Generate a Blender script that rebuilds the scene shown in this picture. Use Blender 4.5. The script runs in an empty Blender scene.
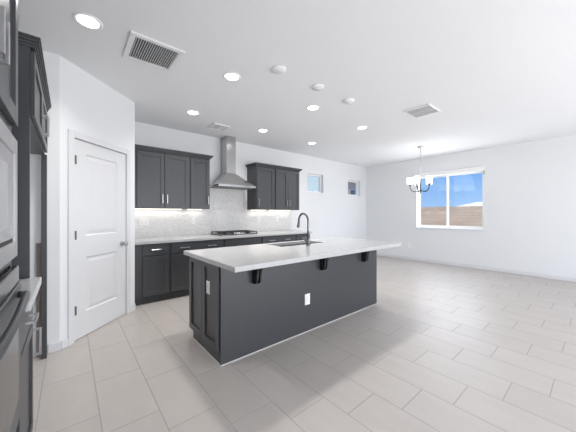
import bpy, bmesh, math, random
from mathutils import Vector, Matrix

SC = bpy.context.scene
COL = SC.collection
random.seed(4)
R = math.radians

# ------------------------------------------------------------------ camera
cd = bpy.data.cameras.new('camera'); cam = bpy.data.objects.new('camera', cd); COL.objects.link(cam)
cd.sensor_width = 36.0; cd.lens = 36.0 * 262.0 / 576.0
cd.shift_y = -2.3 / 576.0
cd.clip_start = 0.02; cd.clip_end = 300
cam.location = (0, 0, 1.31); cam.rotation_euler = (R(90), 0, R(-39.93))
SC.camera = cam

# ------------------------------------------------------------------ exposure
SC.view_settings.view_transform = 'Standard'
SC.view_settings.look = 'None'
SC.view_settings.exposure = 0.07
SC.view_settings.gamma = 1.0
SC.view_settings.use_curve_mapping = False
try:
    SC.cycles.use_denoising = True
    SC.cycles.max_bounces = 16
    SC.cycles.diffuse_bounces = 10
    SC.cycles.glossy_bounces = 6
    SC.cycles.sample_clamp_indirect = 6.0
except Exception:
    pass

# ------------------------------------------------------------------ sky
W = bpy.data.worlds.new('sky'); SC.world = W; W.use_nodes = True
nt = W.node_tree; nt.nodes.clear()
wo = nt.nodes.new('ShaderNodeOutputWorld'); bg = nt.nodes.new('ShaderNodeBackground')
tc = nt.nodes.new('ShaderNodeTexCoord'); sx = nt.nodes.new('ShaderNodeSeparateXYZ')
nt.links.new(tc.outputs['Generated'], sx.inputs[0])
rp = nt.nodes.new('ShaderNodeValToRGB')
rp.color_ramp.elements[0].position = 0.0; rp.color_ramp.elements[0].color = (0.38, 0.56, 0.86, 1)
rp.color_ramp.elements[1].position = 0.5; rp.color_ramp.elements[1].color = (0.06, 0.19, 0.62, 1)
e = rp.color_ramp.elements.new(0.14); e.color = (0.16, 0.37, 0.78, 1)
nt.links.new(sx.outputs['Z'], rp.inputs[0])
mpw = nt.nodes.new('ShaderNodeMapping'); mpw.inputs['Scale'].default_value = (2.2, 2.2, 9)
nt.links.new(tc.outputs['Generated'], mpw.inputs[0])
nz = nt.nodes.new('ShaderNodeTexNoise'); nz.inputs['Scale'].default_value = 2.6; nz.inputs['Detail'].default_value = 8
nt.links.new(mpw.outputs[0], nz.inputs['Vector'])
cr = nt.nodes.new('ShaderNodeValToRGB'); cr.color_ramp.elements[0].position = 0.55; cr.color_ramp.elements[1].position = 0.85
nt.links.new(nz.outputs[0], cr.inputs[0])
mx = nt.nodes.new('ShaderNodeMixRGB'); mx.inputs[2].default_value = (0.52, 0.64, 0.72, 1)
hz = nt.nodes.new('ShaderNodeMapRange'); hz.inputs['From Min'].default_value = 0.42; hz.inputs['From Max'].default_value = 0.68
hz.inputs['To Max'].default_value = 0.92; nt.links.new(sx.outputs['Y'], hz.inputs['Value'])      # thin high haze towards the north
mxx = nt.nodes.new('ShaderNodeMath'); mxx.operation = 'MAXIMUM'; nt.links.new(cr.outputs[0], mxx.inputs[0]); nt.links.new(hz.outputs[0], mxx.inputs[1])
nt.links.new(mxx.outputs[0], mx.inputs[0]); nt.links.new(rp.outputs[0], mx.inputs[1])
nt.links.new(mx.outputs[0], bg.inputs[0]); bg.inputs[1].default_value = 1.2
nt.links.new(bg.outputs[0], wo.inputs[0])

# ------------------------------------------------------------------ sun and large lamps
def lamp(name, kind, loc, rot, energy, color=(1, 1, 1), **kw):
    d = bpy.data.lights.new(name, kind); d.energy = energy; d.color = color
    for k, v in kw.items(): setattr(d, k, v)
    o = bpy.data.objects.new(name, d); COL.objects.link(o)
    o.location = loc; o.rotation_euler = rot
    return o
lamp('sun', 'SUN', (0, 0, 20), (0, R(-48), 0), 4.4, (1.0, 0.95, 0.88), angle=R(0.6))
# added fill at the unseen opening behind the camera; daylight through the dining window
lamp('front_fill', 'AREA', (3.1, -3.05, 1.35), (R(68), 0, R(-14)), 120, (0.97, 0.985, 1.0), shape='RECTANGLE', size=6.4, size_y=2.3)
# added upward fill lamp that brightens the ceiling, set in the unseen opening
lamp('ceiling_fill', 'AREA', (3.4, -3.0, 0.55), (R(122), 0, 0), 108, (0.985, 0.99, 1.0), shape='RECTANGLE', size=6.0, size_y=0.9)
lamp('dining_window_daylight', 'AREA', (7.56, 2.55, 1.6), (0, R(90), 0), 27, (0.94, 0.97, 1.0), shape='RECTANGLE', size=1.25, size_y=1.45)

# ------------------------------------------------------------------ materials
def new_mat(name):
    m = bpy.data.materials.new(name); m.use_nodes = True
    n = m.node_tree; b = n.nodes['Principled BSDF']
    return m, n, b
def pbr(name, col, rough=0.5, metal=0.0, spec=0.5, var=0.0, vscale=8.0, bump=0.0, bscale=200.0, stretch=None, coat=0.0):
    m, n, b = new_mat(name)
    b.inputs['Base Color'].default_value = (*col, 1)
    b.inputs['Roughness'].default_value = rough
    b.inputs['Metallic'].default_value = metal
    b.inputs['Specular IOR Level'].default_value = spec
    if coat: b.inputs['Coat Weight'].default_value = coat
    t = n.nodes.new('ShaderNodeTexCoord')
    src = t.outputs['Object']
    if stretch:
        mp = n.nodes.new('ShaderNodeMapping'); mp.inputs['Scale'].default_value = stretch
        n.links.new(src, mp.inputs[0]); src = mp.outputs[0]
    if var > 0:
        z = n.nodes.new('ShaderNodeTexNoise'); z.inputs['Scale'].default_value = vscale; z.inputs['Detail'].default_value = 5
        n.links.new(src, z.inputs['Vector'])
        r = n.nodes.new('ShaderNodeValToRGB')
        r.color_ramp.elements[0].position = 0.3; r.color_ramp.elements[1].position = 0.7
        r.color_ramp.elements[0].color = (*[c * (1 - var) for c in col], 1)
        r.color_ramp.elements[1].color = (*[min(1, c * (1 + var)) for c in col], 1)
        n.links.new(z.outputs[0], r.inputs[0]); n.links.new(r.outputs[0], b.inputs['Base Color'])
    if bump > 0:
        z = n.nodes.new('ShaderNodeTexNoise'); z.inputs['Scale'].default_value = bscale; z.inputs['Detail'].default_value = 3
        n.links.new(src, z.inputs['Vector'])
        bp = n.nodes.new('ShaderNodeBump'); bp.inputs['Strength'].default_value = bump; bp.inputs['Distance'].default_value = 0.002
        n.links.new(z.outputs[0], bp.inputs['Height']); n.links.new(bp.outputs[0], b.inputs['Normal'])
    return m
def emit(name, col, strength):
    m, n, b = new_mat(name)
    b.inputs['Base Color'].default_value = (*col, 1)
    b.inputs['Emission Color'].default_value = (*col, 1)
    b.inputs['Emission Strength'].default_value = strength
    return m

M = {}
M['wall'] = pbr('wall_paint', (0.764, 0.776, 0.79), 0.75, spec=0.25, bump=0.25, bscale=90)
M['ceiling'] = pbr('ceiling_paint', (0.82, 0.832, 0.848), 0.85, spec=0.2, bump=0.35, bscale=70)
M['trim'] = pbr('white_trim', (0.70, 0.705, 0.72), 0.4, bump=0.03)
M['cabinet'] = pbr('charcoal_cabinet', (0.052, 0.0545, 0.060), 0.36, var=0.06, vscale=30, stretch=(6, 6, 0.6))
M['cabinet_inside'] = pbr('charcoal_edge', (0.018, 0.019, 0.022), 0.6, var=0.05)
M['toe'] = pbr('charcoal_toe', (0.035, 0.037, 0.042), 0.5, var=0.05)
M['quartz'] = pbr('white_quartz', (0.49, 0.49, 0.495), 0.18, var=0.035, vscale=14)
M['chrome'] = pbr('satin_nickel', (0.52, 0.52, 0.53), 0.28, 1.0, var=0.04)
M['steel'] = pbr('stainless_steel', (0.48, 0.48, 0.485), 0.22, 1.0, var=0.06, vscale=40, stretch=(0.5, 0.5, 14))
M['steel_light'] = pbr('pale_stainless', (0.52, 0.52, 0.53), 0.36, 0.75, var=0.04, vscale=30, stretch=(1, 1, 12))
M['steel_dark'] = pbr('dark_stainless', (0.085, 0.09, 0.097), 0.36, 0.3, var=0.05, vscale=30)
M['sink'] = pbr('brushed_sink_steel', (0.12, 0.12, 0.125), 0.3, 1.0, var=0.05)
M['gunmetal'] = pbr('faucet_gunmetal', (0.20, 0.20, 0.205), 0.28, 1.0, var=0.04)
M['black'] = pbr('black_iron', (0.012, 0.012, 0.013), 0.5, var=0.1)
M['blackglass'] = pbr('black_glass', (0.02, 0.021, 0.024), 0.2, var=0.02)
M['greyglass'] = pbr('grey_glass', (0.16, 0.165, 0.175), 0.10, var=0.02)
M['plastic'] = pbr('white_plastic', (0.86, 0.86, 0.86), 0.35, var=0.01)
M['slot'] = pbr('dark_slot', (0.05, 0.05, 0.05), 0.6, var=0.05)
M['vent_white'] = pbr('vent_enamel', (0.80, 0.80, 0.81), 0.45, var=0.01)
M['vent_grey'] = pbr('vent_grey_enamel', (0.52, 0.53, 0.54), 0.5, var=0.02)
M['vent_dark'] = pbr('vent_duct_dark', (0.045, 0.045, 0.05), 0.8, var=0.1)
M['brown'] = pbr('streaked_brown', (0.22, 0.185, 0.165), 0.6, var=0.12, vscale=12, stretch=(4, 4, 0.5))  # streaked brown for the strip in the alcove
M['lens'] = emit('downlight_lens', (1.0, 0.97, 0.92), 6.0)
M['led'] = emit('led_strip', (1.0, 0.93, 0.82), 1.6)
M['shade'] = emit('frosted_shade_lit', (1.0, 0.98, 0.95), 1.1)
M['caulk'] = pbr('white_caulk', (0.72, 0.71, 0.69), 0.6, var=0.03)
M['stucco'] = pbr('tan_stucco', (0.60, 0.48, 0.38), 0.9, var=0.08, bump=0.4, bscale=60)
M['roof_white'] = pbr('pale_roof', (0.86, 0.86, 0.85), 0.8, var=0.05)
M['roof_tile'] = pbr('grey_roof', (0.30, 0.29, 0.29), 0.8, var=0.1)
M['dirt'] = pbr('desert_dirt', (0.42, 0.34, 0.27), 0.95, var=0.15, vscale=1.5)
M['dining_blue'] = pbr('dark_bronze', (0.06, 0.075, 0.09), 0.35, 0.8, var=0.05)

def glass_mat():
    m = bpy.data.materials.new('window_glass'); m.use_nodes = True
    n = m.node_tree; n.nodes.clear()
    o = n.nodes.new('ShaderNodeOutputMaterial'); t = n.nodes.new('ShaderNodeBsdfTransparent'); g = n.nodes.new('ShaderNodeBsdfGlossy')
    t.inputs[0].default_value = (0.96, 0.98, 0.98, 1); g.inputs['Roughness'].default_value = 0.02
    x = n.nodes.new('ShaderNodeMixShader'); x.inputs[0].default_value = 0.04
    n.links.new(t.outputs[0], x.inputs[1]); n.links.new(g.outputs[0], x.inputs[2]); n.links.new(x.outputs[0], o.inputs[0])
    return m
M['glass'] = glass_mat()

def node_math(n, op, a, b=None):
    q = n.nodes.new('ShaderNodeMath'); q.operation = op
    for i, v in enumerate((a, b)):
        if v is None: continue
        if isinstance(v, (int, float)): q.inputs[i].default_value = v
        else: n.links.new(v, q.inputs[i])
    return q.outputs[0]
def tile_floor():
    m, n, b = new_mat('porcelain_floor_tile')
    t = n.nodes.new('ShaderNodeTexCoord'); s = n.nodes.new('ShaderNodeSeparateXYZ'); n.links.new(t.outputs['Object'], s.inputs[0])
    u = node_math(n, 'DIVIDE', node_math(n, 'SUBTRACT', s.outputs['X'], 0.155), 0.3105)
    col = node_math(n, 'FLOOR', u)
    off = node_math(n, 'MULTIPLY', node_math(n, 'SUBTRACT', col, 3.0), 0.2067)
    v = node_math(n, 'DIVIDE', node_math(n, 'ADD', node_math(n, 'SUBTRACT', s.outputs['Y'], 1.27), off), 0.62)
    row = node_math(n, 'FLOOR', v)
    fu = node_math(n, 'ABSOLUTE', node_math(n, 'SUBTRACT', node_math(n, 'FRACT', u), 0.5))
    fv = node_math(n, 'ABSOLUTE', node_math(n, 'SUBTRACT', node_math(n, 'FRACT', v), 0.5))
    gu = node_math(n, 'MULTIPLY', node_math(n, 'SUBTRACT', 0.5, fu), 0.3105)
    gv = node_math(n, 'MULTIPLY', node_math(n, 'SUBTRACT', 0.5, fv), 0.62)
    d = node_math(n, 'MINIMUM', gu, gv)
    mr = n.nodes.new('ShaderNodeMapRange'); mr.inputs['From Min'].default_value = 0.0028; mr.inputs['From Max'].default_value = 0.0042
    n.links.new(d, mr.inputs['Value']); tile = mr.outputs[0]
    cx = n.nodes.new('ShaderNodeCombineXYZ'); n.links.new(col, cx.inputs[0]); n.links.new(row, cx.inputs[1])
    wn = n.nodes.new('ShaderNodeTexWhiteNoise'); wn.noise_dimensions = '3D'; n.links.new(cx.outputs[0], wn.inputs['Vector'])
    add = n.nodes.new('ShaderNodeVectorMath'); add.operation = 'ADD'
    n.links.new(t.outputs['Object'], add.inputs[0]); n.links.new(wn.outputs['Color'], add.inputs[1])
    mp = n.nodes.new('ShaderNodeMapping'); mp.inputs['Scale'].default_value = (5, 1.6, 1); n.links.new(add.outputs[0], mp.inputs[0])
    nz = n.nodes.new('ShaderNodeTexNoise'); nz.inputs['Scale'].default_value = 2.2; nz.inputs['Detail'].default_value = 6
    n.links.new(mp.outputs[0], nz.inputs['Vector'])
    mixv = node_math(n, 'ADD', node_math(n, 'MULTIPLY', nz.outputs[0], 0.75), node_math(n, 'MULTIPLY', wn.outputs['Value'], 0.25))
    rp = n.nodes.new('ShaderNodeValToRGB')
    rp.color_ramp.elements[0].position = 0.25; rp.color_ramp.elements[0].color = (0.455, 0.418, 0.390, 1)
    rp.color_ramp.elements[1].position = 0.75; rp.color_ramp.elements[1].color = (0.505, 0.467, 0.438, 1)
    n.links.new(mixv, rp.inputs[0])
    mx = n.nodes.new('ShaderNodeMixRGB'); mx.inputs[1].default_value = (0.40, 0.372, 0.35, 1)
    n.links.new(tile, mx.inputs[0]); n.links.new(rp.outputs[0], mx.inputs[2]); n.links.new(mx.outputs[0], b.inputs['Base Color'])
    ro = n.nodes.new('ShaderNodeMapRange'); ro.inputs['To Min'].default_value = 1.0; ro.inputs['To Max'].default_value = 0.42
    n.links.new(tile, ro.inputs['Value']); n.links.new(ro.outputs[0], b.inputs['Roughness'])
    sp = n.nodes.new('ShaderNodeMapRange'); sp.inputs['To Min'].default_value = 0.0; sp.inputs['To Max'].default_value = 1.0
    n.links.new(tile, sp.inputs['Value']); n.links.new(sp.outputs[0], b.inputs['Specular IOR Level'])
    bp = n.nodes.new('ShaderNodeBump'); bp.inputs['Strength'].default_value = 0.5; bp.inputs['Distance'].default_value = 0.002
    n.links.new(tile, bp.inputs['Height']); n.links.new(bp.outputs[0], b.inputs['Normal'])
    return m
M['floor'] = tile_floor()

def mosaic(name, c1, c2, grout, bw, rh, mort, rough, axes='XZ', bump=0.3):
    m, n, b = new_mat(name)
    t = n.nodes.new('ShaderNodeTexCoord'); s = n.nodes.new('ShaderNodeSeparateXYZ'); n.links.new(t.outputs['Object'], s.inputs[0])
    cx = n.nodes.new('ShaderNodeCombineXYZ'); n.links.new(s.outputs[axes[0]], cx.inputs[0]); n.links.new(s.outputs[axes[1]], cx.inputs[1])
    br = n.nodes.new('ShaderNodeTexBrick'); n.links.new(cx.outputs[0], br.inputs['Vector'])
    br.inputs['Scale'].default_value = 1.0; br.inputs['Brick Width'].default_value = bw; br.inputs['Row Height'].default_value = rh
    br.inputs['Mortar Size'].default_value = mort; br.inputs['Color1'].default_value = (*c1, 1); br.inputs['Color2'].default_value = (*c2, 1)
    br.inputs['Mortar'].default_value = (*grout, 1)
    n.links.new(br.outputs['Color'], b.inputs['Base Color']); b.inputs['Roughness'].default_value = rough
    bp = n.nodes.new('ShaderNodeBump'); bp.inputs['Strength'].default_value = bump; bp.inputs['Distance'].default_value = 0.002; bp.invert = True
    n.links.new(br.outputs['Fac'], bp.inputs['Height']); n.links.new(bp.outputs[0], b.inputs['Normal'])
    return m
M['backsplash'] = mosaic('mosaic_backsplash', (0.76, 0.75, 0.735), (0.63, 0.625, 0.615), (0.78, 0.77, 0.76), 0.032, 0.026, 0.002, 0.3)
M['block'] = mosaic('concrete_block', (0.43, 0.345, 0.28), (0.385, 0.31, 0.25), (0.30, 0.24, 0.20), 0.40, 0.20, 0.012, 0.9, 'YZ')

# ------------------------------------------------------------------ mesh helpers
class MB:
    def __init__(s): s.bm = bmesh.new()
    def box(s, x0, x1, y0, y1, z0, z1, bev=0.0, seg=2):
        if x0 > x1: x0, x1 = x1, x0
        if y0 > y1: y0, y1 = y1, y0
        if z0 > z1: z0, z1 = z1, z0
        b = bmesh.new()
        v = [b.verts.new((x, y, z)) for z in (z0, z1) for y in (y0, y1) for x in (x0, x1)]
        for f in ((0, 2, 3, 1), (4, 5, 7, 6), (0, 1, 5, 4), (2, 6, 7, 3), (0, 4, 6, 2), (1, 3, 7, 5)): b.faces.new([v[i] for i in f])
        if bev > 0: bmesh.ops.bevel(b, geom=b.edges[:], offset=bev, segments=seg, affect='EDGES', profile=0.5)
        return s._merge(b)
    def _merge(s, b):
        mp = {}
        for v in b.verts: mp[v] = s.bm.verts.new(v.co)
        for f in b.faces:
            try:
                nf = s.bm.faces.new([mp[v] for v in f.verts]); nf.smooth = f.smooth
            except ValueError: pass
        b.free(); return s
    def prism(s, pts, axis, a0, a1, bev=0.0):
        """extrude a 2D outline: axis 'x' -> pts (y,z); 'y' -> pts (x,z); 'z' -> pts (x,y)"""
        def P(p, a):
            return {'x': (a, p[0], p[1]), 'y': (p[0], a, p[1]), 'z': (p[0], p[1], a)}[axis]
        b = bmesh.new()
        A = [b.verts.new(P(p, a0)) for p in pts]; B = [b.verts.new(P(p, a1)) for p in pts]
        b.faces.new(A[::-1]); b.faces.new(B)
        for i in range(len(pts)):
            j = (i + 1) % len(pts); b.faces.new((A[i], A[j], B[j], B[i]))
        bmesh.ops.recalc_face_normals(b, faces=b.faces[:])
        if bev > 0: bmesh.ops.bevel(b, geom=b.edges[:], offset=bev, segments=2, affect='EDGES', profile=0.5)
        return s._merge(b)
    def tube(s, pts, r, n=12, caps=True):
        pts = [Vector(p) for p in pts]; rr = r if isinstance(r, (list, tuple)) else [r] * len(pts)
        b = bmesh.new(); rings = []; up = None
        for i, p in enumerate(pts):
            d = (pts[min(i + 1, len(pts) - 1)] - pts[max(i - 1, 0)]).normalized()
            if up is None: up = d.orthogonal().normalized()
            up = (up - d * up.dot(d)).normalized(); w = d.cross(up)
            rings.append([b.verts.new(p + rr[i] * (math.cos(2 * math.pi * k / n) * up + math.sin(2 * math.pi * k / n) * w)) for k in range(n)])
        for a, c in zip(rings, rings[1:]):
            for k in range(n):
                f = b.faces.new((a[k], a[(k + 1) % n], c[(k + 1) % n], c[k])); f.smooth = True
        if caps: b.faces.new(rings[0][::-1]); b.faces.new(rings[-1])
        return s._merge(b)
    def lathe(s, prof, c=(0, 0, 0), n=32, axis='z'):
        """prof: (radius, height) pairs"""
        b = bmesh.new(); rings = []
        for r, h in prof:
            ring = []
            for k in range(n):
                a = 2 * math.pi * k / n; q = (r * math.cos(a), r * math.sin(a), h)
                if axis == 'y': q = (q[0], q[2], q[1])
                if axis == 'x': q = (q[2], q[0], q[1])
                ring.append(b.verts.new((q[0] + c[0], q[1] + c[1], q[2] + c[2])))
            rings.append(ring)
        for a, d in zip(rings, rings[1:]):
            for k in range(n):
                f = b.faces.new((a[k], a[(k + 1) % n], d[(k + 1) % n], d[k])); f.smooth = True
        if prof[0][0] > 1e-6: b.faces.new(rings[0][::-1])
        if prof[-1][0] > 1e-6: b.faces.new(rings[-1])
        bmesh.ops.remove_doubles(b, verts=b.verts[:], dist=1e-6)
        bmesh.ops.recalc_face_normals(b, faces=b.faces[:])
        return s._merge(b)
    def poly(s, verts, faces):
        b = bmesh.new(); v = [b.verts.new(p) for p in verts]
        for f in faces: b.faces.new([v[i] for i in f])
        bmesh.ops.recalc_face_normals(b, faces=b.faces[:])
        return s._merge(b)
    def build(s, name, mat, parent=None, loc=None, rotz=0.0):
        me = bpy.data.meshes.new(name); s.bm.to_mesh(me); s.bm.free()
        me.materials.append(mat)
        o = bpy.data.objects.new(name, me); COL.objects.link(o)
        if parent is not None: o.parent = parent
        if loc is not None: o.location = loc
        if rotz: o.rotation_euler = (0, 0, rotz)
        return o
def thing(name, label, cat, loc=(0, 0, 0), rotz=0.0, group=None):
    o = bpy.data.objects.new(name, None); COL.objects.link(o)
    o.empty_display_size = 0.1
    o.location = loc; o.rotation_euler = (0, 0, rotz)
    return tag(o, label, cat, group)
def tag(o, label, cat, group=None):
    o['label'] = label; o['category'] = cat
    if group: o['group'] = group
    return o
def struct(o): o['kind'] = 'structure'; return o
def copy_tree(o, parent=None):
    c = o.copy(); COL.objects.link(c)
    if parent is not None: c.parent = parent
    for ch in list(o.children): copy_tree(ch, c)
    return c

H = 2.83                                  # ceiling height
XL, XR, YB, YF = -0.80, 7.45, 4.93, -3.0  # left, right, back, front wall planes
P1 = (-0.066, 3.333); P2 = (0.692, 4.091) # the slanted pantry wall

# ------------------------------------------------------------------ the setting
struct(MB().box(XL - 0.15, XR + 0.15, YF - 0.15, YB + 0.15, -0.1, 0).build('floor', M['floor']))
struct(MB().box(XL - 0.15, XR + 0.15, YF - 0.15, YB + 0.15, H, H + 0.12).build('ceiling', M['ceiling']))

def wall(name, axis, plane, out, a0, a1, holes, mat=None):
    """axis 'x': wall runs along X at Y=plane; out = signed thickness away from the room; holes = (a0,a1,z0,z1)"""
    A = sorted({a0, a1, *[h[0] for h in holes], *[h[1] for h in holes]})
    Z = sorted({0.0, H, *[h[2] for h in holes], *[h[3] for h in holes]})
    solid = {}
    for i in range(len(A) - 1):
        for j in range(len(Z) - 1):
            ca, cz = (A[i] + A[i + 1]) / 2, (Z[j] + Z[j + 1]) / 2
            solid[i, j] = not any(h[0] < ca < h[1] and h[2] < cz < h[3] for h in holes)
    verts = {}; b = bmesh.new()
    def V(a, z, k):
        key = (a, z, k)
        if key not in verts:
            q = plane + (out if k else 0)
            verts[key] = b.verts.new((a, q, z) if axis == 'x' else (q, a, z))
        return verts[key]
    for (i, j), sld in solid.items():
        if not sld: continue
        p, q, r, t = A[i], A[i + 1], Z[j], Z[j + 1]
        b.faces.new((V(p, r, 0), V(q, r, 0), V(q, t, 0), V(p, t, 0)))
        b.faces.new((V(p, r, 1), V(p, t, 1), V(q, t, 1), V(q, r, 1)))
        for di, dj, e0, e1 in ((-1, 0, (p, r), (p, t)), (1, 0, (q, r), (q, t)), (0, -1, (p, r), (q, r)), (0, 1, (p, t), (q, t))):
            if not solid.get((i + di, j + dj), False):
                b.faces.new((V(*e0, 0), V(*e1, 0), V(*e1, 1), V(*e0, 1)))
    bmesh.ops.recalc_face_normals(b, faces=b.faces[:])
    mb = MB(); mb._merge(b)
    return struct(mb.build(name, mat or M['wall']))

KW = [(4.79, 5.40, 1.88, 2.375), (6.50, 7.13, 1.87, 2.345)]      # two small high windows in the back wall
WW = (1.745, 3.305, 0.935, 2.345)                                  # dining window in the right wall
PO = (0.4, 6.8, 0.0, 2.4)                                        # unseen opening behind the camera, added as a place for fill light
wall('wall_back', 'x', YB, 0.15, P2[0] - 0.1, XR + 0.15, KW)
wall('wall_right', 'y', XR, 0.15, YF, YB, [WW])
wall('wall_left', 'y', XL, -0.15, YF, 3.333, [])
wall('wall_front', 'x', YF, -0.15, XL - 0.15, XR + 0.15, [PO])

# slanted pantry wall (with the door opening), and the two returns beside it
DIAG = R(45); DL = 1.072
DS0, DS1, DH = 0.146, 0.904, 2.085
dw = MB()
T = 0.11
dw.poly([(0, 0, 0), (DS0, 0, 0), (DS0, 0, DH), (DS1, 0, DH), (DS1, 0, 0), (DL, 0, 0), (DL, 0, H), (0, 0, H),
         (T*0.414, T, 0), (DS0, T, 0), (DS0, T, DH), (DS1, T, DH), (DS1, T, 0), (DL - T*0.414, T, 0), (DL - T*0.414, T, H), (T*0.414, T, H)],
        [(0, 1, 2, 7), (2, 3, 6, 7), (3, 4, 5, 6), (8, 15, 10, 9), (10, 15, 14, 11), (11, 14, 13, 12),
         (1, 9, 10, 2), (2, 10, 11, 3), (3, 11, 12, 4), (0, 7, 15, 8), (5, 13, 14, 6), (0, 8, 9, 1), (4, 12, 13, 5), (7, 6, 14, 15)])
struct(dw.build('wall_pantry', M['wall'], loc=(P1[0], P1[1], 0), rotz=DIAG))
struct(MB().box(XL - 0.15, P1[0] - 0.0, P1[1], P1[1] + 0.046, 0, H).build('wall_alcove', M['wall']))
struct(MB().box(P2[0] - 0.046, P2[0], P2[1], YB, 0, H).build('wall_pantry_side', M['wall']))

# pantry door, casing, hinges and knob
d = MB()
s0, s1, z0, z1 = DS0 + 0.004, DS1 - 0.004, 0.012, DH - 0.008
yd0, yd1 = 0.004, 0.040
pan = [(0.30, 0.752, 1.075, 1.945), (0.30, 0.752, 0.265, 0.845)]
A_ = [s0, 0.30, 0.752, s1]; Z_ = [z0, 0.265, 0.845, 1.075, 1.945, z1]
vs = {}; b = bmesh.new()
def DV(a, y, z):
    k = (round(a, 5), round(y, 5), round(z, 5))
    if k not in vs: vs[k] = b.verts.new(k)
    return vs[k]
for i in range(3):
    for j in range(5):
        a, a2, p, q = A_[i], A_[i + 1], Z_[j], Z_[j + 1]
        if i == 1 and j in (1, 3):
            rings = [(0, 0), (0.010, 0.011), (0.020, 0.011), (0.055, 0.003)]
            for (g0, h0), (g1, h1) in zip(rings, rings[1:]):
                o = [(a + g0, p + g0), (a2 - g0, p + g0), (a2 - g0, q - g0), (a + g0, q - g0)]
                n_ = [(a + g1, p + g1), (a2 - g1, p + g1), (a2 - g1, q - g1), (a + g1, q - g1)]
                for k in range(4):
                    m_ = (k + 1) % 4
                    b.faces.new((DV(o[k][0], yd0 + h0, o[k][1]), DV(o[m_][0], yd0 + h0, o[m_][1]), DV(n_[m_][0], yd0 + h1, n_[m_][1]), DV(n_[k][0], yd0 + h1, n_[k][1])))
            g, h = rings[-1]
            b.faces.new([DV(x, yd0 + h, z) for x, z in ((a + g, p + g), (a2 - g, p + g), (a2 - g, q - g), (a + g, q - g))])
        else:
            b.faces.new([DV(x, yd0, z) for x, z in ((a, p), (a2, p), (a2, q), (a, q))])
d._merge(b)
d.box(s0, s1, yd0 + 0.012, yd1, z0, z1)
for q in (((s0, s0), (z0, z1)), ((s1, s1), (z0, z1))):
    x = q[0][0]; d.poly([(x, yd0, z0), (x, yd0 + 0.012, z0), (x, yd0 + 0.012, z1), (x, yd0, z1)], [(0, 1, 2, 3)])
for z in (z0, z1): d.poly([(s0, yd0, z), (s1, yd0, z), (s1, yd0 + 0.012, z), (s0, yd0 + 0.012, z)], [(0, 1, 2, 3)])
door = struct(d.build('door_1', M['trim'], loc=(P1[0], P1[1], 0), rotz=DIAG))
for z in (0.32, 1.09, 1.86):
    MB().box(s0 - 0.003, s0 + 0.014, yd0 - 0.024, yd0 - 0.0005, z - 0.045, z + 0.045, 0.002).build('hinge', M['gunmetal'], door)
kx = s1 - 0.07
kn = MB().lathe([(0.030, 0), (0.030, -0.006), (0.026, -0.009), (0.011, -0.011), (0.010, -0.034), (0.020, -0.040), (0.031, -0.050), (0.032, -0.060), (0.025, -0.070), (0.0, -0.074)], (kx, yd0 - 0.0005, 0.93), 24, 'y')
kn.build('door_knob', M['chrome'], door)
c_ = MB()
cw = 0.066
for a, a2, p, q in ((DS0 - cw, DS0, 0, DH + cw), (DS1, DS1 + cw, 0, DH + cw), (DS0, DS1, DH, DH + cw)):
    c_.box(a, a2, -0.016, -0.0005, p, q, 0.004)
struct(c_.build('trim_1', M['trim'], loc=(P1[0], P1[1], 0), rotz=DIAG))

# baseboards
bh, bt = 0.085, 0.014
def baseboard(name, x0, x1, y0, y1, loc=None, rotz=0):
    return struct(MB().box(x0, x1, y0, y1, 0.0005, bh, 0.004).build(name, M['trim'], loc=loc, rotz=rotz))
baseboard('baseboard_right', XR - bt, XR - 0.0005, YF, YB - 0.0005)
baseboard('baseboard_back', 4.20, XR - bt - 0.001, YB - bt, YB - 0.0005)
baseboard('baseboard_alcove', -0.150, P1[0] + 0.004, P1[1] - bt, P1[1] - 0.0005)
baseboard('baseboard_pantry', 0.008, DS0 - cw - 0.001, -bt, -0.0005, (P1[0], P1[1], 0), DIAG)
baseboard('baseboard_pantry_side', DS1 + cw + 0.001, DL, -bt, -0.0005, (P1[0], P1[1], 0), DIAG)

# windows ------------------------------------------------------------------
def small_window(name, x0, x1, z0, z1):
    root = struct(bpy.data.objects.new(name, None)); COL.objects.link(root); root.location = ((x0 + x1) / 2, YB, z0)
    w, h = (x1 - x0) / 2, z1 - z0
    m = MB(); fw = 0.04
    for a in ((-w, -w + fw, 0, h), (w - fw, w, 0, h), (-w + fw, w - fw, 0, fw), (-w + fw, w - fw, h - fw, h)):
        m.box(a[0], a[1], 0.085, 0.145, a[2], a[3], 0.003)
    m.build('window_frame', M['plastic'], root)
    MB().box(-w + fw, w - fw, 0.110, 0.116, fw, h - fw).build('pane', M['glass'], root)
    return root
small_window('window_1', *KW[0]); small_window('window_2', *KW[1])

root = struct(bpy.data.objects.new('window_3', None)); COL.objects.link(root); root.location = (XR, WW[0], WW[2])
w, h = WW[1] - WW[0], WW[3] - WW[2]; fw = 0.034
m = MB()
for a in ((0, fw, 0, h), (w - fw, w, 0, h), (fw, w - fw, 0, fw), (fw, w - fw, h - fw, h)):
    m.box(0.075, 0.145, a[0], a[1], a[2], a[3], 0.004)
m.build('window_frame', M['plastic'], root)
mid = w * 0.52
for nm, a0, a1, xo in (('sliding_sash', fw, mid + 0.03, 0.085), ('fixed_sash', mid - 0.03, w - fw, 0.112)):
    m = MB(); sf = 0.030
    for a in ((a0, a0 + sf, fw, h - fw), (a1 - sf, a1, fw, h - fw), (a0 + sf, a1 - sf, fw, fw + sf), (a0 + sf, a1 - sf, h - fw - sf, h - fw)):
        m.box(xo, xo + 0.024, a[0], a[1], a[2] + 0.0005, a[3] - 0.0005, 0.003)
    so = m.build(nm, M['plastic'], root)
    MB().box(xo + 0.009, xo + 0.014, a0 + sf, a1 - sf, fw + sf, h - fw - sf).build('pane', M['glass'], so)
MB().box(-0.025, 0.074, -0.02, w + 0.02, -0.022, -0.0005, 0.004).build('window_sill', M['trim'], root)
root.location.z += 0.0
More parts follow.
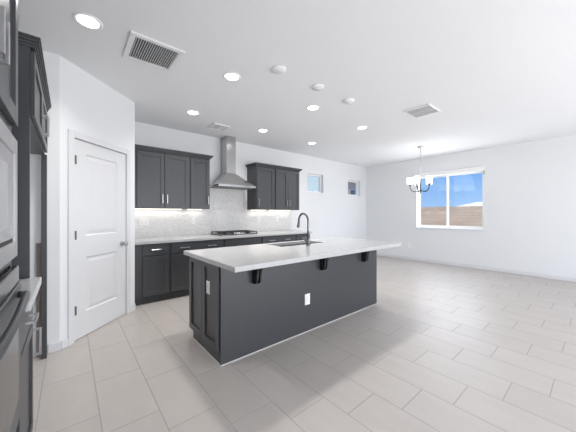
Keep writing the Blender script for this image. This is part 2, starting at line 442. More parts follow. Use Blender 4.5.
bl = thing('roller_blind', 'white rolled-up blind cassette above the dining window', 'blind', (XR - 0.001, WW[0] - 0.02, 2.325))
m = MB(); m.box(-0.075, -0.001, 0, w + 0.04, 0, 0.085, 0.008); m.build('cassette', M['plastic'], bl)
MB().box(-0.070, -0.006, 0.012, w + 0.028, -0.012, -0.0005, 0.003).build('rolled_cloth', M['vent_white'], bl)
MB().tube([(-0.05, 0.02, -0.013), (-0.05, 0.02, -0.10)], 0.006, 8).build('pull_cord', M['dining_blue'], bl)

# frame of the added, unseen fill-light opening behind the camera
root = struct(bpy.data.objects.new('front_opening', None)); COL.objects.link(root); root.location = (PO[0], YF, 0)
m = MB(); w, h = PO[1] - PO[0], PO[3]
for a in ((0, 0.06, 0, h), (w - 0.06, w, 0, h), (0.06, w - 0.06, h - 0.06, h), (0.06, w - 0.06, 0.0, 0.03), (w / 3 - 0.04, w / 3 + 0.04, 0.03, h - 0.06), (2 * w / 3 - 0.04, 2 * w / 3 + 0.04, 0.03, h - 0.06)):
    m.box(a[0] + 0.001, a[1] - 0.001, -0.10, -0.04, a[2] + 0.001, a[3] - 0.001)
m.build('opening_frame', M['plastic'], root)

# ------------------------------------------------------------------ cabinet helpers (local frame: x to the right, front faces -y)
def shaker(mb, x0, x1, z0, z1, yf, t=0.019, st=0.056, rec=0.011):
    mb.box(x0, x0 + st, yf, yf + t, z0, z1, 0.0015, 1); mb.box(x1 - st, x1, yf, yf + t, z0, z1, 0.0015, 1)
    mb.box(x0 + st, x1 - st, yf, yf + t, z0, z0 + st, 0.0015, 1); mb.box(x0 + st, x1 - st, yf, yf + t, z1 - st, z1, 0.0015, 1)
    mb.box(x0 + st - 0.001, x1 - st + 0.001, yf + rec, yf + t - 0.001, z0 + st - 0.001, z1 - st + 0.001)
    return mb
def slab(mb, x0, x1, z0, z1, yf, t=0.019):
    mb.box(x0, x1, yf, yf + t, z0, z1, 0.002, 1); return mb
def pull(parent, x, z, yf, vertical=True, L=0.14, out=0.034, s=0.011):
    m = MB(); y0 = yf - 0.0003
    if vertical:
        m.box(x - s / 2, x + s / 2, y0 - out, y0 - out + s, z - L / 2, z + L / 2, 0.0015, 1)
        for q in (z - L / 2, z + L / 2 - s): m.box(x - s / 2, x + s / 2, y0 - out + s, y0, q, q + s)
    else:
        m.box(x - L / 2, x + L / 2, y0 - out, y0 - out + s, z - s / 2, z + s / 2, 0.0015, 1)
        for q in (x - L / 2, x + L / 2 - s): m.box(q, q + s, y0 - out + s, y0, z - s / 2, z + s / 2)
    return m.build('handle', M['chrome'], parent)
def crown(mb, x0, x1, yf, yb, z, left, right, ov=0.045, hh=0.06):
    """stepped, flared top moulding around the front and the free ends"""
    xl0, xr0 = x0, x1
    steps = [(0.13 * ov, 0.0, 0.016), (0.4 * ov, 0.016, 0.030), (0.75 * ov, 0.030, 0.046), (ov, 0.046, hh)]
    for o, a, c in steps:
        mb.box(x0 - (o if left else 0), x1 + (o if right else 0), yf - o, yb, z + a, z + c)
    return mb

# ------------------------------------------------------------------ back-wall base cabinets
CF = YB - 4.217      # carcass depth in front of the back wall
def base_cab(X0, X1, label, drawers, doors, drawer_handles, filler=None):
    r = thing('base_cabinet', label, 'cabinet', (X0, YB, 0), group=None)
    w = X1 - X0; yf = -CF
    m = MB(); m.box(0.0005, w - 0.0005, yf, -0.002, 0.105, 0.8725); m.build('body', M['cabinet'], r)
    MB().box(0.0005, w - 0.0005, yf + 0.028, -0.002, 0.001, 0.1045).build('toe_kick', M['toe'], r)
    for (a, c), hs in zip(drawers, drawer_handles):
        o = shaker(MB(), a - X0, c - X0, 0.705, 0.855, yf - 0.0200, st=0.03).build('drawer', M['cabinet'], r) if False else slab(MB(), a - X0, c - X0, 0.705, 0.852, yf - 0.0195).build('drawer', M['cabinet'], r)
        for hx in hs: pull(o, hx - X0, 0.782, yf - 0.0195, False)
    for a, c, side in doors:
        o = shaker(MB(), a - X0, c - X0, 0.118, 0.690, yf - 0.0195).build('door', M['cabinet'], r)
        if side:
            hx = (c - 0.03) if side == 'r' else (a + 0.03)
            pull(o, hx - X0, 0.60, yf - 0.0195, True)
    return r
base_cab(0.697, 1.178, 'narrow charcoal base cabinet beside the pantry door, one drawer over one door', [(0.812, 1.160)], [(0.812, 1.160, None)], [[0.985]])
base_cab(1.179, 2.068, 'wide charcoal base cabinet left of the cooktop, drawer with two pulls', [(1.198, 2.050)], [(1.198, 1.622, 'r'), (1.626, 2.050, 'l')], [[1.40, 1.845]])
base_cab(2.069, 2.855, 'charcoal base cabinet directly under the gas cooktop', [(2.086, 2.838)], [(2.086, 2.460, 'r'), (2.464, 2.838, 'l')], [[]])
base_cab(2.856, 3.735, 'wide charcoal base cabinet right of the cooktop, drawer with two pulls', [(2.874, 3.718)], [(2.874, 3.294, 'r'), (3.298, 3.718, 'l')], [[3.095, 3.49]])
base_cab(3.736, 4.175, 'narrow charcoal base cabinet at the far right end of the back counter', [(3.753, 4.158)], [(3.753, 4.158, 'l')], [[3.955]])

t = MB().box(0.6935, 4.195, 4.160, YB - 0.001, 0.874, 0.914, 0.004, 2).build('countertop', M['quartz'])
tag(t, 'long white quartz worktop along the back wall under the cooktop', 'countertop')

# backsplash tiles
b1 = MB(); yb = YB - 0.0008
b1.box(0.6935, 4.20, YB - 0.011, yb, 0.9145, 1.394); b1.box(1.974, 2.926, YB - 0.011, yb, 1.3945, 1.815)
tag(b1.build('backsplash', M['backsplash']), 'pale grey mosaic tile backsplash behind the cooktop and counter', 'backsplash')

# ------------------------------------------------------------------ back-wall upper cabinets
UD = YB - 4.580
def upper_cab(X0, X1, label, doors, left, right):
    r = thing('upper_cabinet', label, 'cabinet', (X0, YB, 1.395))
    w = X1 - X0; yf = -UD
    MB().box(0.0005, w - 0.0005, yf, -0.002, 0.0, 0.905).build('body', M['cabinet'], r)
    for a, c, side in doors:
        o = shaker(MB(), a - X0, c - X0, 0.012, 0.885, yf - 0.0195, st=0.062).build('door', M['cabinet'], r)
        hx = (c - 0.032) if side == 'r' else (a + 0.032)
        pull(o, hx - X0, 0.155, yf - 0.0195)
    crown(MB(), 0.0005, w - 0.0005, yf - 0.02, -0.002, 0.9055, left, right).build('crown_moulding', M['cabinet'], r)
    MB().box(0.05, w - 0.05, -0.10, -0.06, -0.012, -0.0005, 0.003).build('light_strip', M['led'], r)
    lamp('under_cabinet_light', 'AREA', (X0 + w / 2, YB - 0.075, 1.378), (R(-8), 0, 0), 0.9 * w, (1.0, 0.93, 0.82), shape='RECTANGLE', size=w * 0.9, size_y=0.03)
    return r
upper_cab(0.697, 1.608, 'two-door charcoal wall cabinet beside the pantry door', [(0.800, 1.196, 'r'), (1.204, 1.590, 'l')], False, False)
upper_cab(1.609, 1.972, 'single-door charcoal wall cabinet just left of the range hood', [(1.625, 1.962, 'r')], False, True)
upper_cab(2.968, 3.452, 'single-door charcoal wall cabinet just right of the range hood', [(2.985, 3.430, 'l')], True, False)
upper_cab(3.453, 4.180, 'two-door charcoal wall cabinet nearest the small windows', [(3.476, 3.815, 'r'), (3.820, 4.165, 'l')], False, True)

# ------------------------------------------------------------------ range hood
r = thing('range_hood', 'stainless steel chimney range hood above the cooktop', 'range hood', (2.490, YB, 1.82))
yf, hw = -0.47, 0.402
MB().poly([(-hw, yf, 0), (hw, yf, 0), (hw, -0.012, 0), (-hw, -0.012, 0), (-hw, yf, 0.038), (hw, yf, 0.038), (hw, -0.012, 0.038), (-hw, -0.012, 0.038)],
          [(0, 3, 2, 1), (4, 5, 6, 7), (0, 1, 5, 4), (1, 2, 6, 5), (2, 3, 7, 6), (3, 0, 4, 7)]).build('rim', M['steel'], r)
prof = [(1.0, 0.0385), (0.64, 0.150), (0.27, 0.285)]
vv, ff = [], []
for k, z in prof:
    q = (1 - k) / 0.73; a = hw * (1 - q) + 0.100 * q; sh = -0.043 * q; y0 = -0.012 - (0.458 * (1 - q) + 0.260 * q)
    vv += [(-a + sh, y0, z), (a + sh, y0, z), (a + sh, -0.012, z), (-a + sh, -0.012, z)]
for i in range(len(prof) - 1):
    for k in range(4): ff.append((4 * i + k, 4 * i + (k + 1) % 4, 4 * i + 4 + (k + 1) % 4, 4 * i + 4 + k))
ff.append((0, 3, 2, 1)); q = 4 * (len(prof) - 1); ff.append((q, q + 1, q + 2, q + 3))
MB().poly(vv, ff).build('canopy', M['steel'], r)
MB().box(-0.141, 0.055, -0.270, -0.012, 0.2855, H - 1.82 - 0.001, 0.002).build('chimney', M['steel'], r)
MB().box(-hw + 0.03, hw - 0.03, yf + 0.03, -0.04, -0.006, -0.0005).build('filter', M['steel_dark'], r)
for i in range(3): MB().lathe([(0.009, 0), (0.009, -0.006), (0.0, -0.006)], (0.16 + 0.04 * i, yf - 0.0003, 0.019), 12, 'y').build('button', M['steel_dark'], r)

# ------------------------------------------------------------------ gas cooktop
r = thing('gas_cooktop', 'black gas cooktop with steel knobs on the back counter', 'cooktop', (2.490, 4.60, 0.9145))
MB().box(-0.385, 0.385, -0.235, 0.245, 0, 0.012, 0.004).build('tray', M['steel_dark'], r)
for bx, by, br in ((-0.25, -0.09, 0.04), (-0.25, 0.13, 0.045), (0, 0.04, 0.055), (0.25, -0.09, 0.04), (0.25, 0.13, 0.045)):
    MB().lathe([(br, 0.0125), (br, 0.020), (br * 0.8, 0.024), (br * 0.8, 0.030), (0, 0.031)], (bx, by, 0), 20).build('burner', M['black'], r)
for gx0, gx1 in ((-0.375, -0.129), (-0.125, 0.125), (0.129, 0.375)):
    m = MB(); t_ = 0.012; y0, y1 = (-0.225 if abs(gx0) > 0.13 or gx0 > 0 else -0.13), 0.235
    if gx0 > 0 or gx0 < -0.3: y0 = -0.215
    else: y0 = -0.125
    za, zb = 0.040, 0.053
    m.box(gx0, gx1, y0, y0 + t_, za, zb, 0.002, 1); m.box(gx0, gx1, y1 - t_, y1, za, zb, 0.002, 1)
    m.box(gx0, gx0 + t_, y0 + t_, y1 - t_, za, zb); m.box(gx1 - t_, gx1, y0 + t_, y1 - t_, za, zb)
    xm = (gx0 + gx1) / 2
    m.box(xm - t_ / 2, xm + t_ / 2, y0 + t_, y1 - t_, za, zb)
    for yq in (y0 + (y1 - y0) * 0.27, y0 + (y1 - y0) * 0.5, y0 + (y1 - y0) * 0.73): m.box(gx0 + t_, gx1 - t_, yq - t_ / 2, yq + t_ / 2, za, zb)
    for xq in (gx0, gx1 - t_):
        for yq in (y0, y1 - t_): m.box(xq, xq + t_, yq, yq + t_, 0.0125, za)
    m.build('grate', M['black'], r)
for i in range(5):
    MB().lathe([(0.022, 0.0125), (0.022, 0.018), (0.018, 0.022), (0.017, 0.044), (0.014, 0.047), (0, 0.047)], (-0.10 + 0.05 * i, -0.185, 0), 20).build('knob', M['chrome'], r)

# ------------------------------------------------------------------ outlets on the walls
def outlet_parts(parent, x, z, yf, w=0.072, h=0.116, gang=1):
    p = MB().box(x - w * gang / 2, x + w * gang / 2, yf - 0.006, yf - 0.0003, z - h / 2, z + h / 2, 0.003).build('cover_plate', M['plastic'], parent)
    for g in range(gang):
        gx = x + (g - (gang - 1) / 2) * w * 0.92
        MB().box(gx - 0.018, gx + 0.018, yf - 0.008, yf - 0.0062, z - 0.034, z + 0.034, 0.002).build('receptacle', M['vent_white'], p)
    return p
for x, gang, lb in ((0.965, 2, 'white double outlet on the backsplash nearest the pantry door'),
                    (1.795, 1, 'white outlet on the backsplash left of the cooktop'),
                    (3.27, 1, 'white outlet on the backsplash right of the cooktop'),
                    (3.78, 1, 'white outlet on the backsplash at its far right end')):
    r = thing('wall_outlet', lb, 'outlet', (x, YB - 0.011, 1.17)); outlet_parts(r, 0, 0, 0, gang=gang)
r = thing('wall_outlet', 'white outlet low on the right wall beyond the island', 'outlet', (XR, 3.50, 0.40), R(-90)); outlet_parts(r, 0, 0, 0)

# ------------------------------------------------------------------ kitchen island
IX0, IX1, IY0, IY1 = 1.002, 3.440, 2.097, 2.815
isl = thing('kitchen_island', 'long charcoal island cabinet with panelled end and corbels under a white top', 'kitchen island', ((IX0 + IX1) / 2, (IY0 + IY1) / 2, 0))
ox, oy = (IX0 + IX1) / 2, (IY0 + IY1) / 2
def ib(x0, x1, y0, y1, z0, z1, bev=0): return MB().box(x0 - ox, x1 - ox, y0 - oy, y1 - oy, z0, z1, bev)
ib(IX0, IX1, IY0, IY0 + 0.02, 0.0005, 0.8725, 0.0015).build('back_panel', M['cabinet'], isl)
m = MB()
m.box(IX0 + 0.004 - ox, IX0 + 0.022 - ox, IY0 + 0.0205 - oy, IY1 - 0.06 - oy, 0.0005, 0.104)
m.box(IX0 + 0.004 - ox, IX0 + 0.022 - ox, IY0 + 0.0205 - oy, IY1 - oy, 0.1045, 0.8725)
m.box(IX1 - 0.020 - ox, IX1 - 0.001 - ox, IY0 + 0.0205 - oy, IY1 - oy, 0.1045, 0.8725)
m.box(IX1 - 0.020 - ox, IX1 - 0.001 - ox, IY0 + 0.0205 - oy, IY1 - 0.06 - oy, 0.0005, 0.104)
m.box(IX0 + 0.022 - ox, IX1 - 0.020 - ox, IY0 + 0.0205 - oy, IY1 - 0.02 - oy, 0.105, 0.125)
m.box(IX0 + 0.022 - ox, IX1 - 0.020 - ox, IY1 - 0.02 - oy, IY1 - oy, 0.105, 0.8725)
m.box(IX0 + 0.022 - ox, IX1 - 0.020 - ox, IY1 - 0.075 - oy, IY1 - 0.060 - oy, 0.0005, 0.1045)
m.build('body', M['cabinet'], isl)
# two shaker panels on the end that faces the pantry
def end_panel(y0, y1):
    mb = MB(); x = IX0 + 0.0035; z0, z1 = 0.105, 0.8725; st = 0.062; t_ = 0.022
    mb.box(x - t_ - ox, x - ox, y0 - oy, y0 + st - oy, z0, z1, 0.0015); mb.box(x - t_ - ox, x - ox, y1 - st - oy, y1 - oy, z0, z1, 0.0015)
    mb.box(x - t_ - ox, x - ox, y0 + st - oy, y1 - st - oy, z0, z0 + st, 0.0015); mb.box(x - t_ - ox, x - ox, y0 + st - oy, y1 - st - oy, z1 - st, z1, 0.0015)
    mb.box(x - t_ + 0.014 - ox, x - ox, y0 + st - oy, y1 - st - oy, z0 + st, z1 - st)
    return mb.build('end_panel', M['cabinet'], isl)
ymid = (IY0 + 0.026 + IY1) / 2
pa = end_panel(IY0 + 0.026, ymid - 0.003); pb = end_panel(ymid + 0.003, IY1)
# outlet on the end panel nearest the camera
xo = IX0 - 0.0185 + 0.014 - 0.0005
pl = MB().box(xo - 0.006 - ox, xo - ox, 2.345 - 0.036 - oy, 2.345 + 0.036 - oy, 0.625 - 0.06, 0.625 + 0.06, 0.002).build('power_outlet', M['plastic'], isl)
MB().box(xo - 0.008 - ox, xo - 0.0062 - ox, 2.345 - 0.018 - oy, 2.345 + 0.018 - oy, 0.591, 0.659, 0.001).build('receptacle', M['vent_white'], pl)
pl = ib(2.033 - 0.038, 2.033 + 0.038, IY0 - 0.0065, IY0 - 0.0003, 0.36 - 0.06, 0.36 + 0.06, 0.002).build('power_outlet', M['plastic'], isl)
ib(2.033 - 0.018, 2.033 + 0.018, IY0 - 0.0085, IY0 - 0.0068, 0.326, 0.394, 0.001).build('receptacle', M['vent_white'], pl)
for cx_ in (1.345, 2.262, 3.085):
    m = MB(); y = IY0 - 0.0005 - oy; zt = 0.8722
    prof = [(y, zt), (y - 0.135, zt), (y - 0.135, zt - 0.035), (y - 0.115, zt - 0.042), (y - 0.102, zt - 0.058), (y - 0.088, zt - 0.085), (y - 0.082, zt - 0.120), (y - 0.078, zt - 0.160), (y - 0.068, zt - 0.195), (y - 0.050, zt - 0.212), (y, zt - 0.215)]
    for o_ in (-0.027, 0.009): m.prism(prof, 'x', cx_ - ox + o_, cx_ - ox + o_ + 0.018)
    inner = [(p if i in (0, len(prof) - 1) else p + 0.014, q + (0.012 if q < zt - 0.01 else 0)) for i, (p, q) in enumerate(prof)]
    m.prism(inner, 'x', cx_ - ox - 0.009, cx_ - ox + 0.009)
    m.build('corbel', M['black'], isl)
# kitchen-side doors
xs = [IX0 + 0.01 + i * (IX1 - IX0 - 0.02) / 5 for i in range(6)]
for i in range(5):
    mb = MB(); shaker(mb, 0, xs[i + 1] - xs[i] - 0.006, 0.118, 0.855, 0)
    o = mb.build('door', M['cabinet'], isl); o.location = (xs[i + 1] - 0.003 - ox, IY1 + 0.0205 - oy, 0); o.rotation_euler = (0, 0, math.pi)
m = MB(); m.box(IX0 - ox, IX1 - ox, IY0 - 0.005 - oy, IY0 - 0.0003 - oy, 0.0005, 0.007)
m.box(IX0 - 0.001 - ox, IX0 + 0.0037 - ox, IY0 - oy, IY1 - 0.06 - oy, 0.0005, 0.007)
m.build('caulk_bead', M['caulk'], isl)

# island worktop with a cut-out for the sink
SX0, SX1, SY0, SY1 = 1.960, 2.720, 2.455, 2.782
CX0, CX1, CY0, CY1 = 0.940, 3.465, 1.735, 2.862
vv = []
for z in (0.8735, 0.914):
    vv += [(CX0, CY0, z), (CX1, CY0, z), (CX1, CY1, z), (CX0, CY1, z), (SX0, SY0, z), (SX1, SY0, z), (SX1, SY1, z), (SX0, SY1, z)]
ff = []
for k in range(4):
    n_ = (k + 1) % 4
    ff += [(8 + k, 8 + n_, 12 + n_, 12 + k), (k, 4 + k, 4 + n_, n_), (k, n_, 8 + n_, 8 + k), (4 + k, 12 + k, 12 + n_, 4 + n_)]
o = MB().poly(vv, ff).build('countertop', M['quartz'])
bv = o.modifiers.new('bevel', 'BEVEL'); bv.width = 0.004; bv.segments = 2; bv.limit_method = 'ANGLE'
tag(o, 'thick white quartz worktop on the island with sink cut-out', 'countertop')

r = thing('kitchen_sink', 'stainless undermount sink set into the island worktop', 'sink', ((SX0 + SX1) / 2, (SY0 + SY1) / 2, 0.66))
a, c, z1 = (SX1 - SX0) / 2 - 0.001, (SY1 - SY0) / 2 - 0.001, 0.2125
a2, c2 = a - 0.02, c - 0.02
vv = [(-a, -c, z1), (a, -c, z1), (a, c, z1), (-a, c, z1), (-a2, -c2, 0.012), (a2, -c2, 0.012), (a2, c2, 0.012), (-a2, c2, 0.012),
      (-a - .004, -c - .004, z1), (a + .004, -c - .004, z1), (a + .004, c + .004, z1), (-a - .004, c + .004, z1), (-a2 - .004, -c2 - .004, 0.0), (a2 + .004, -c2 - .004, 0.0), (a2 + .004, c2 + .004, 0.0), (-a2 - .004, c2 + .004, 0.0)]
ff = [(4, 5, 6, 7), (12, 15, 14, 13)]
for k in range(4):
    n_ = (k + 1) % 4; ff += [(k, n_, 4 + n_, 4 + k), (8 + k, 12 + k, 12 + n_, 8 + n_), (k, 8 + k, 8 + n_, n_)]
MB().poly(vv, ff).build('basin', M['sink'], r)
MB().lathe([(0.045, 0.0125), (0.045, 0.016), (0.03, 0.017), (0.0, 0.014)], (0, 0.03, 0), 24).build('drain', M['steel_dark'], r)

r = thing('kitchen_faucet', 'dark gooseneck faucet standing beside the island sink', 'faucet', (2.320, 2.375, 0.9145))
MB().lathe([(0.029, 0), (0.029, 0.008), (0.024, 0.014), (0.022, 0.075), (0.019, 0.085), (0.016, 0.09)], (0, 0, 0), 24).build('base', M['gunmetal'], r)
pts = [(0, 0, 0.09), (0, 0, 0.20), (0, 0, 0.30)]
for k in range(1, 15):
    a = math.pi * k / 14 * 1.03; pts.append((0, 0.088 - 0.088 * math.cos(a), 0.30 + 0.098 * math.sin(a)))
MB().tube(pts, 0.0135, 14).build('spout', M['gunmetal'], r)
e_ = pts[-1]
MB().tube([(0, e_[1], e_[2] - 0.001), (0, e_[1] + 0.004, e_[2] - 0.025), (0, e_[1] + 0.010, e_[2] - 0.06), (0, e_[1] + 0.012, e_[2] - 0.075)], [0.015, 0.017, 0.021, 0.019], 14).build('spray_head', M['gunmetal'], r)
MB().tube([(-0.0225, 0, 0.052), (-0.045, 0, 0.056)], 0.011, 12).build('handle_hub', M['gunmetal'], r)
MB().tube([(-0.046, 0, 0.056), (-0.075, -0.004, 0.072), (-0.105, -0.006, 0.092)], [0.007, 0.006, 0.005], 10).build('lever', M['gunmetal'], r)

# ------------------------------------------------------------------ left wall units (local x = world Y, local -y = world +X)
TY0, TY1 = 0.62, 1.50
TF = -0.174                     # carcass front plane
def lw(y0, z=0): return (XL + 0.001, y0, z)
def fy(X): return -(X - XL - 0.001)       # world X -> local y
r = thing('oven_tower_cabinet', 'tall charcoal cabinet at the left edge housing microwave and oven', 'cabinet', lw(TY0), R(90))
w = TY1 - TY0; f = fy(TF)
m = MB()
m.box(0, 0.019, f, 0, 0.0005, 2.30); m.box(w - 0.019, w, f, 0, 0.0005, 2.30)
for za, zb in ((0.09, 0.485), (1.113, 1.135), (1.612, 2.30)): m.box(0.0195, w - 0.0195, f, -0.0005, za, zb)
m.box(0.0195, w - 0.0195, f + 0.05, f + 0.065, 0.0005, 0.0895)
m.build('body', M['cabinet'], r)
xm = 0.36
for a, c, side in ((0.006, xm - 0.002, 'r'), (xm + 0.002, w - 0.008, 'l')):
    o = shaker(MB(), a, c, 1.655, 2.285, f - 0.0195, st=0.062).build('door', M['cabinet'], r)
    pull(o, (c - 0.03) if side == 'r' else (a + 0.03), 1.763, f - 0.0195, L=0.115)
o = shaker(MB(), 0.006, w - 0.008, 0.115, 0.445, f - 0.0195, st=0.06).build('drawer', M['cabinet'], r)
pull(o, w / 2, 0.36, f - 0.0195, False)
crown(MB(), 0, w, f - 0.02, -0.001, 2.3005, True, True).build('crown_moulding', M['cabinet'], r)

r = thing('microwave', 'pale stainless built-in microwave above the wall oven', 'microwave', lw(TY0, 1.137), R(90))
MB().box(0.06, w - 0.06, f + 0.002, -0.10, 0, 0.455).build('housing', M['steel_dark'], r)
mf = fy(-0.156)
m = MB(); a0, a1, q0, q1 = 0.012, w - 0.010, 0.005, 0.462
for bx in ((a0, a0 + 0.06, q0, q1), (a1 - 0.06, a1, q0, q1), (a0 + 0.06, a1 - 0.06, q0, q0 + 0.062), (a0 + 0.06, a1 - 0.06, q1 - 0.062, q1)):
    m.box(bx[0], bx[1], mf, f - 0.001, bx[2], bx[3], 0.003, 1)
m.build('trim_kit', M['steel_light'], r)
MB().box(a0 + 0.061, a1 - 0.061, mf + 0.004, f - 0.001, q0 + 0.076, q1 - 0.063, 0.002, 1).build('door', M['steel_light'], r)
MB().box(a0 + 0.061, a1 - 0.061, mf + 0.006, f - 0.001, q0 + 0.063, q0 + 0.075).build('door_gap', M['black'], r)
MB().box(a0 + 0.11, a1 - 0.20, mf + 0.002, mf + 0.0035, q0 + 0.12, q1 - 0.12, 0.0005, 1).build('door_window', M['greyglass'], r)
MB().box(a1 - 0.115, a1 - 0.085, mf + 0.0015, mf + 0.0037, q0 + 0.09, q0 + 0.125, 0.0005, 1).build('open_button', M['steel_light'], r)

r = thing('wall_oven', 'dark built-in wall oven with long bar handle under the microwave', 'oven', lw(TY0, 0.487), R(90))
MB().box(0.06, w - 0.06, f + 0.002, -0.10, 0, 0.62).build('housing', M['steel_dark'], r)
of = fy(-0.146)
MB().box(0.012, w - 0.010, of + 0.006, f - 0.001, 0.555, 0.618, 0.003, 1).build('control_panel', M['blackglass'], r)
o = MB().box(0.012, w - 0.010, of, f - 0.001, 0.075, 0.552, 0.004, 2).build('door', M['steel_dark'], r)
MB().box(0.10, w - 0.10, of - 0.0022, of - 0.0003, 0.13, 0.43, 0.001, 1).build('door_window', M['blackglass'], o)
m = MB(); zc = 0.515
pts = [(0.075 + (w - 0.15) * k / 16, of - 0.020 - 0.010 * math.sin(math.pi * k / 16), zc) for k in range(17)]
m.tube(pts, 0.0115, 12)
for k in (0, 16): m.tube([(pts[k][0], of - 0.0005, zc), (pts[k][0], pts[k][1] + 0.002, zc)], 0.012, 10)
m.build('handle', M['steel_dark'], o)
MB().box(0.012, w - 0.010, of + 0.004, f - 0.001, 0.012, 0.072, 0.002, 1).build('vent_panel', M['steel_dark'], r)

# base cabinet and counter between the oven tower and the refrigerator alcove
BY0, BY1 = 1.503, 2.056
r = thing('base_cabinet', 'charcoal base cabinet between the oven tower and the refrigerator alcove', 'cabinet', lw(BY0), R(90))
w = BY1 - BY0; f = fy(-0.172)
MB().box(0, w, f, -0.001, 0.10, 0.9085).build('body', M['cabinet'], r)
MB().box(0, w, f + 0.05, -0.001, 0.0005, 0.0995).build('toe_kick', M['toe'], r)
o = slab(MB(), 0.010, w - 0.010, 0.725, 0.890, f - 0.0195).build('drawer', M['cabinet'], r); pull(o, w / 2, 0.80, f - 0.0195, False, out=0.036)
o = shaker(MB(), 0.010, w - 0.010, 0.115, 0.710, f - 0.0195).build('door', M['cabinet'], r); pull(o, w - 0.045, 0.60, f - 0.0195, True, L=0.15, out=0.036)
t = MB().box(XL + 0.001, -0.119, BY0, BY1, 0.909, 0.950, 0.004).build('countertop', M['quartz'])
tag(t, 'short white quartz worktop between the oven tower and refrigerator alcove', 'countertop')

# refrigerator surround
FY0, FY1 = 2.058, 3.245
r = thing('refrigerator_surround', 'tall charcoal refrigerator surround with overhead cabinet and empty alcove', 'cabinet', lw(FY0), R(90))
w = FY1 - FY0; f = fy(-0.168)
MB().box(0, 0.021, f, 0, 0.0005, 2.245, 0.001).build('side_panel', M['cabinet'], r)
m = MB(); m.box(w - 0.020, w + 0.02, fy(-0.152), fy(-0.190), 0.0005, 1.844, 0.001); m.build('end_stile', M['cabinet'], r)
MB().box(w + 0.045, w + 0.07, fy(-0.191), fy(-0.226), 0.0005, 1.04, 0.001).build('brown_strip', M['brown'], r)  # narrow brown strip, lower part of the alcove's far end
MB().box(0.0215, w + 0.02, f, -0.001, 1.845, 2.245).build('body', M['cabinet'], r)
xm = w / 2 + 0.01
for a, c, side in ((0.012, xm - 0.002, 'r'), (xm + 0.002, w + 0.012, 'l')):
    o = shaker(MB(), a, c, 1.868, 2.232, f - 0.0195, st=0.058).build('door', M['cabinet'], r)
    pull(o, (c - 0.03) if side == 'r' else (a + 0.03), 1.965, f - 0.0195, L=0.145, out=0.036)
crown(MB(), 0, w + 0.02, f - 0.02, -0.001, 2.2455, True, False, ov=0.026, hh=0.058).build('crown_moulding', M['cabinet'], r)

# ------------------------------------------------------------------ ceiling: downlights, blank covers, vents
def downlight(x, y, label):
    r = thing('recessed_light', label, 'ceiling light', (x, y, H), group='recessed ceiling downlights')
    MB().lathe([(0.072, -0.0005), (0.098, -0.0005), (0.098, -0.004), (0.090, -0.009), (0.074, -0.007), (0.072, -0.0005)], (0, 0, 0), 36).build('trim_ring', M['plastic'], r)
    MB().lathe([(0.0, -0.0008), (0.0715, -0.0008), (0.0715, -0.006), (0.0, -0.007)], (0, 0, 0), 36).build('lens', M['lens'], r)
    lamp('downlight_lamp', 'AREA', (x, y, H - 0.012), (0, 0, 0), 7.5, (1.0, 0.975, 0.94), shape='DISK', size=0.14, spread=R(125))
    return r
for x, y, lb in ((0.118, 2.597, 'round recessed ceiling light nearest the camera, left of the large return vent'),
                 (1.387, 2.624, 'round recessed ceiling light right of the large return vent, over the island left end'),
                 (2.681, 2.648, 'round recessed ceiling light over the island middle, beside the pendant covers'),
                 (3.968, 2.705, 'round recessed ceiling light farthest right, towards the chandelier'),
                 (1.432, 3.933, 'round recessed ceiling light in the back row, above the left wall cabinets'),
                 (2.722, 3.964, 'round recessed ceiling light in the back row, right of the hood chimney'),
                 (4.011, 3.988, 'round recessed ceiling light in the back row, nearest the small windows')):
    downlight(x, y, lb)
for i, (x, lb) in enumerate(((1.694, 'white round blank ceiling cover over the island, nearest the camera'), (2.284, 'white round blank ceiling cover over the island, middle of the row of three'), (2.881, 'white round blank ceiling cover over the island, farthest right'))):
    o = MB().lathe([(0.0, -0.0005), (0.074, -0.0005), (0.075, -0.012), (0.070, -0.018), (0.0, -0.019)], (0, 0, 0), 36).build('ceiling_cover', M['plastic'], loc=(x, 2.173, H))
    tag(o, lb, 'ceiling cover', 'blank pendant covers above the island')

def vent(name, label, x, y, sx, sy, bars_along, count, frame, face, drop=0.018, rim=0.045, back=None, div=None):
    r = thing(name, label, 'ceiling vent', (x, y, H))
    m = MB()
    for a in ((-sx, -sx + rim, -sy, sy), (sx - rim, sx, -sy, sy), (-sx + rim, sx - rim, -sy, -sy + rim), (-sx + rim, sx - rim, sy - rim, sy)):
        m.box(a[0], a[1], a[2], a[3], -drop, -0.0005, 0.003, 1)
    m.build('frame', frame, r)
    MB().box(-sx + rim, sx - rim, -sy + rim, sy - rim, -0.003, -0.0005).build('duct_backing', back or M['vent_dark'], r)
    L = (sx if bars_along == 'y' else sy) - rim
    for k in range(count):
        c = -L + (k + 0.5) * 2 * L / count; q = 2 * L / count
        m = MB(); t_ = 0.0025; hh = 0.014
        prof = [(c - q * 0.08, -0.004), (c - q * 0.08 + t_, -0.004), (c + q * 0.08 + t_, -0.004 - hh * 0.8), (c + q * 0.08, -0.004 - hh * 0.8)]
        lim = (sy if bars_along == 'y' else sx) - rim - 0.0005
        m.prism(prof, 'y' if bars_along == 'y' else 'x', -lim, lim)
        m.build('slat', face, r)
    if div:
        if div == 'x': MB().box(-sx + rim, sx - rim, -0.006, 0.006, -drop, -drop + 0.003).build('divider', frame, r)
        else: MB().box(-0.006, 0.006, -sy + rim, sy - rim, -drop, -drop + 0.003).build('divider', frame, r)
    return r
vent('return_vent', 'large white return-air ceiling grille with dark slots, left of centre', 0.616, 2.722, 0.222, 0.226, 'y', 19, M['vent_white'], M['vent_white'], rim=0.044)
vent('supply_vent', 'grey-faced ceiling vent on the right, before the chandelier', 3.995, 1.698, 0.20, 0.185, 'x', 14, M['vent_white'], M['vent_grey'], rim=0.022, back=M['vent_grey'], div='y')
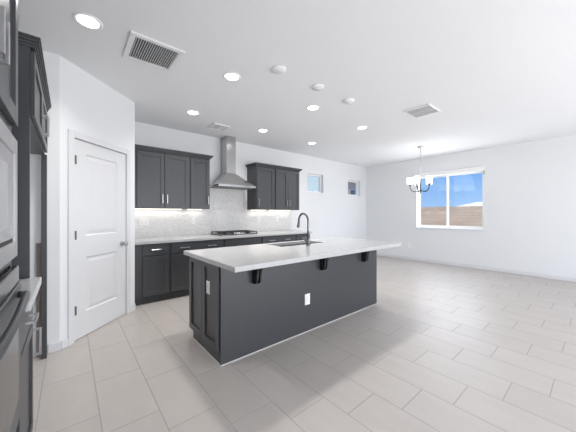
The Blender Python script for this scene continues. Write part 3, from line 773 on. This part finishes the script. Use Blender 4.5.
vent('supply_vent', 'small white ceiling vent just above the hood chimney', 2.010, 4.285, 0.148, 0.145, 'x', 7, M['vent_white'], M['vent_grey'], rim=0.030, back=M['vent_dark'], div='y')

# ------------------------------------------------------------------ chandelier
r = thing('chandelier', 'five-arm dark metal chandelier with white glass shades before the dining window', 'chandelier', (6.10, 2.62, 1.80))
top = H - 1.80
MB().lathe([(0.065, top - 0.001), (0.065, top - 0.012), (0.05, top - 0.028), (0.012, top - 0.034), (0.0, top - 0.034)], (0, 0, 0), 24).build('canopy', M['chrome'], r)
MB().tube([(0, 0, top - 0.034), (0, 0, 0.30)], 0.005, 8).build('rod', M['chrome'], r)
MB().lathe([(0.0, -0.03), (0.010, -0.025), (0.014, -0.015), (0.008, 0.0), (0.022, 0.015), (0.026, 0.035), (0.014, 0.06), (0.011, 0.24), (0.018, 0.26), (0.012, 0.30), (0.0, 0.30)], (0, 0, 0), 20).build('column', M['dining_blue'], r)
for k in range(5):
    a = R(72 * k - 32); ca, sa = math.cos(a), math.sin(a)
    pts = [(ca * q, sa * q, z) for q, z in ((0.022, 0.035), (0.08, 0.012), (0.15, 0.015), (0.19, 0.05), (0.214, 0.10), (0.216, 0.155))]
    arm = MB().tube(pts, 0.008, 8).build('arm', M['dining_blue'], r)
    MB().lathe([(0.0, 0.1555), (0.03, 0.1555), (0.034, 0.172), (0.0, 0.173)], (ca * 0.216, sa * 0.216, 0), 16).build('cup', M['dining_blue'], arm)
    MB().lathe([(0.052, 0.1735), (0.062, 0.185), (0.066, 0.24), (0.068, 0.335), (0.065, 0.335), (0.062, 0.24), (0.058, 0.19), (0.0, 0.178), (0.0, 0.1735)], (ca * 0.216, sa * 0.216, 0), 24).build('glass_shade', M['shade'], arm)
lamp('chandelier_lamp', 'POINT', (6.10, 2.62, 2.25), (0, 0, 0), 3, (1.0, 0.96, 0.9), shadow_soft_size=0.25)

# ------------------------------------------------------------------ outdoors
struct(MB().box(-60, 90, -60, 90, -0.35, -0.15).build('ground', M['dirt']))
m = MB(); m.box(0, 0.2, -20, 30, -0.15, 1.80)
o = m.build('block_wall', M['block'], loc=(20.0, 0, 0))
tag(o, 'tan concrete block garden wall outside the dining window', 'wall')
r = thing('neighbour_house', 'low distant house with pale roof showing over the block wall', 'house', (36, 7.0, -0.149))
MB().box(0, 8, -9, 4.2, 0, 2.2).build('house_wall', M['stucco'], r)
MB().prism([(-9.6, 2.2005), (4.8, 2.2005), (2.0, 2.78), (-9.6, 2.78)], 'x', -0.5, 8.5).build('roof', M['roof_white'], r)
r = thing('street_house', 'tan stucco house next door seen through the far small window', 'house', (34.0, 26.0, -0.149))
MB().box(0, 2.9, 0, 4.6, 0, 7.0).build('house_wall', M['stucco'], r)
MB().box(-0.3, 3.2, -0.3, 4.9, 7.0005, 7.3).build('roof', M['roof_tile'], r)
fr = MB().box(0.7, 2.1, -0.06, -0.0005, 3.9, 5.4).build('house_window', M['plastic'], r)
MB().box(0.8, 2.0, -0.08, -0.0605, 4.0, 5.3).build('pane', M['greyglass'], fr)
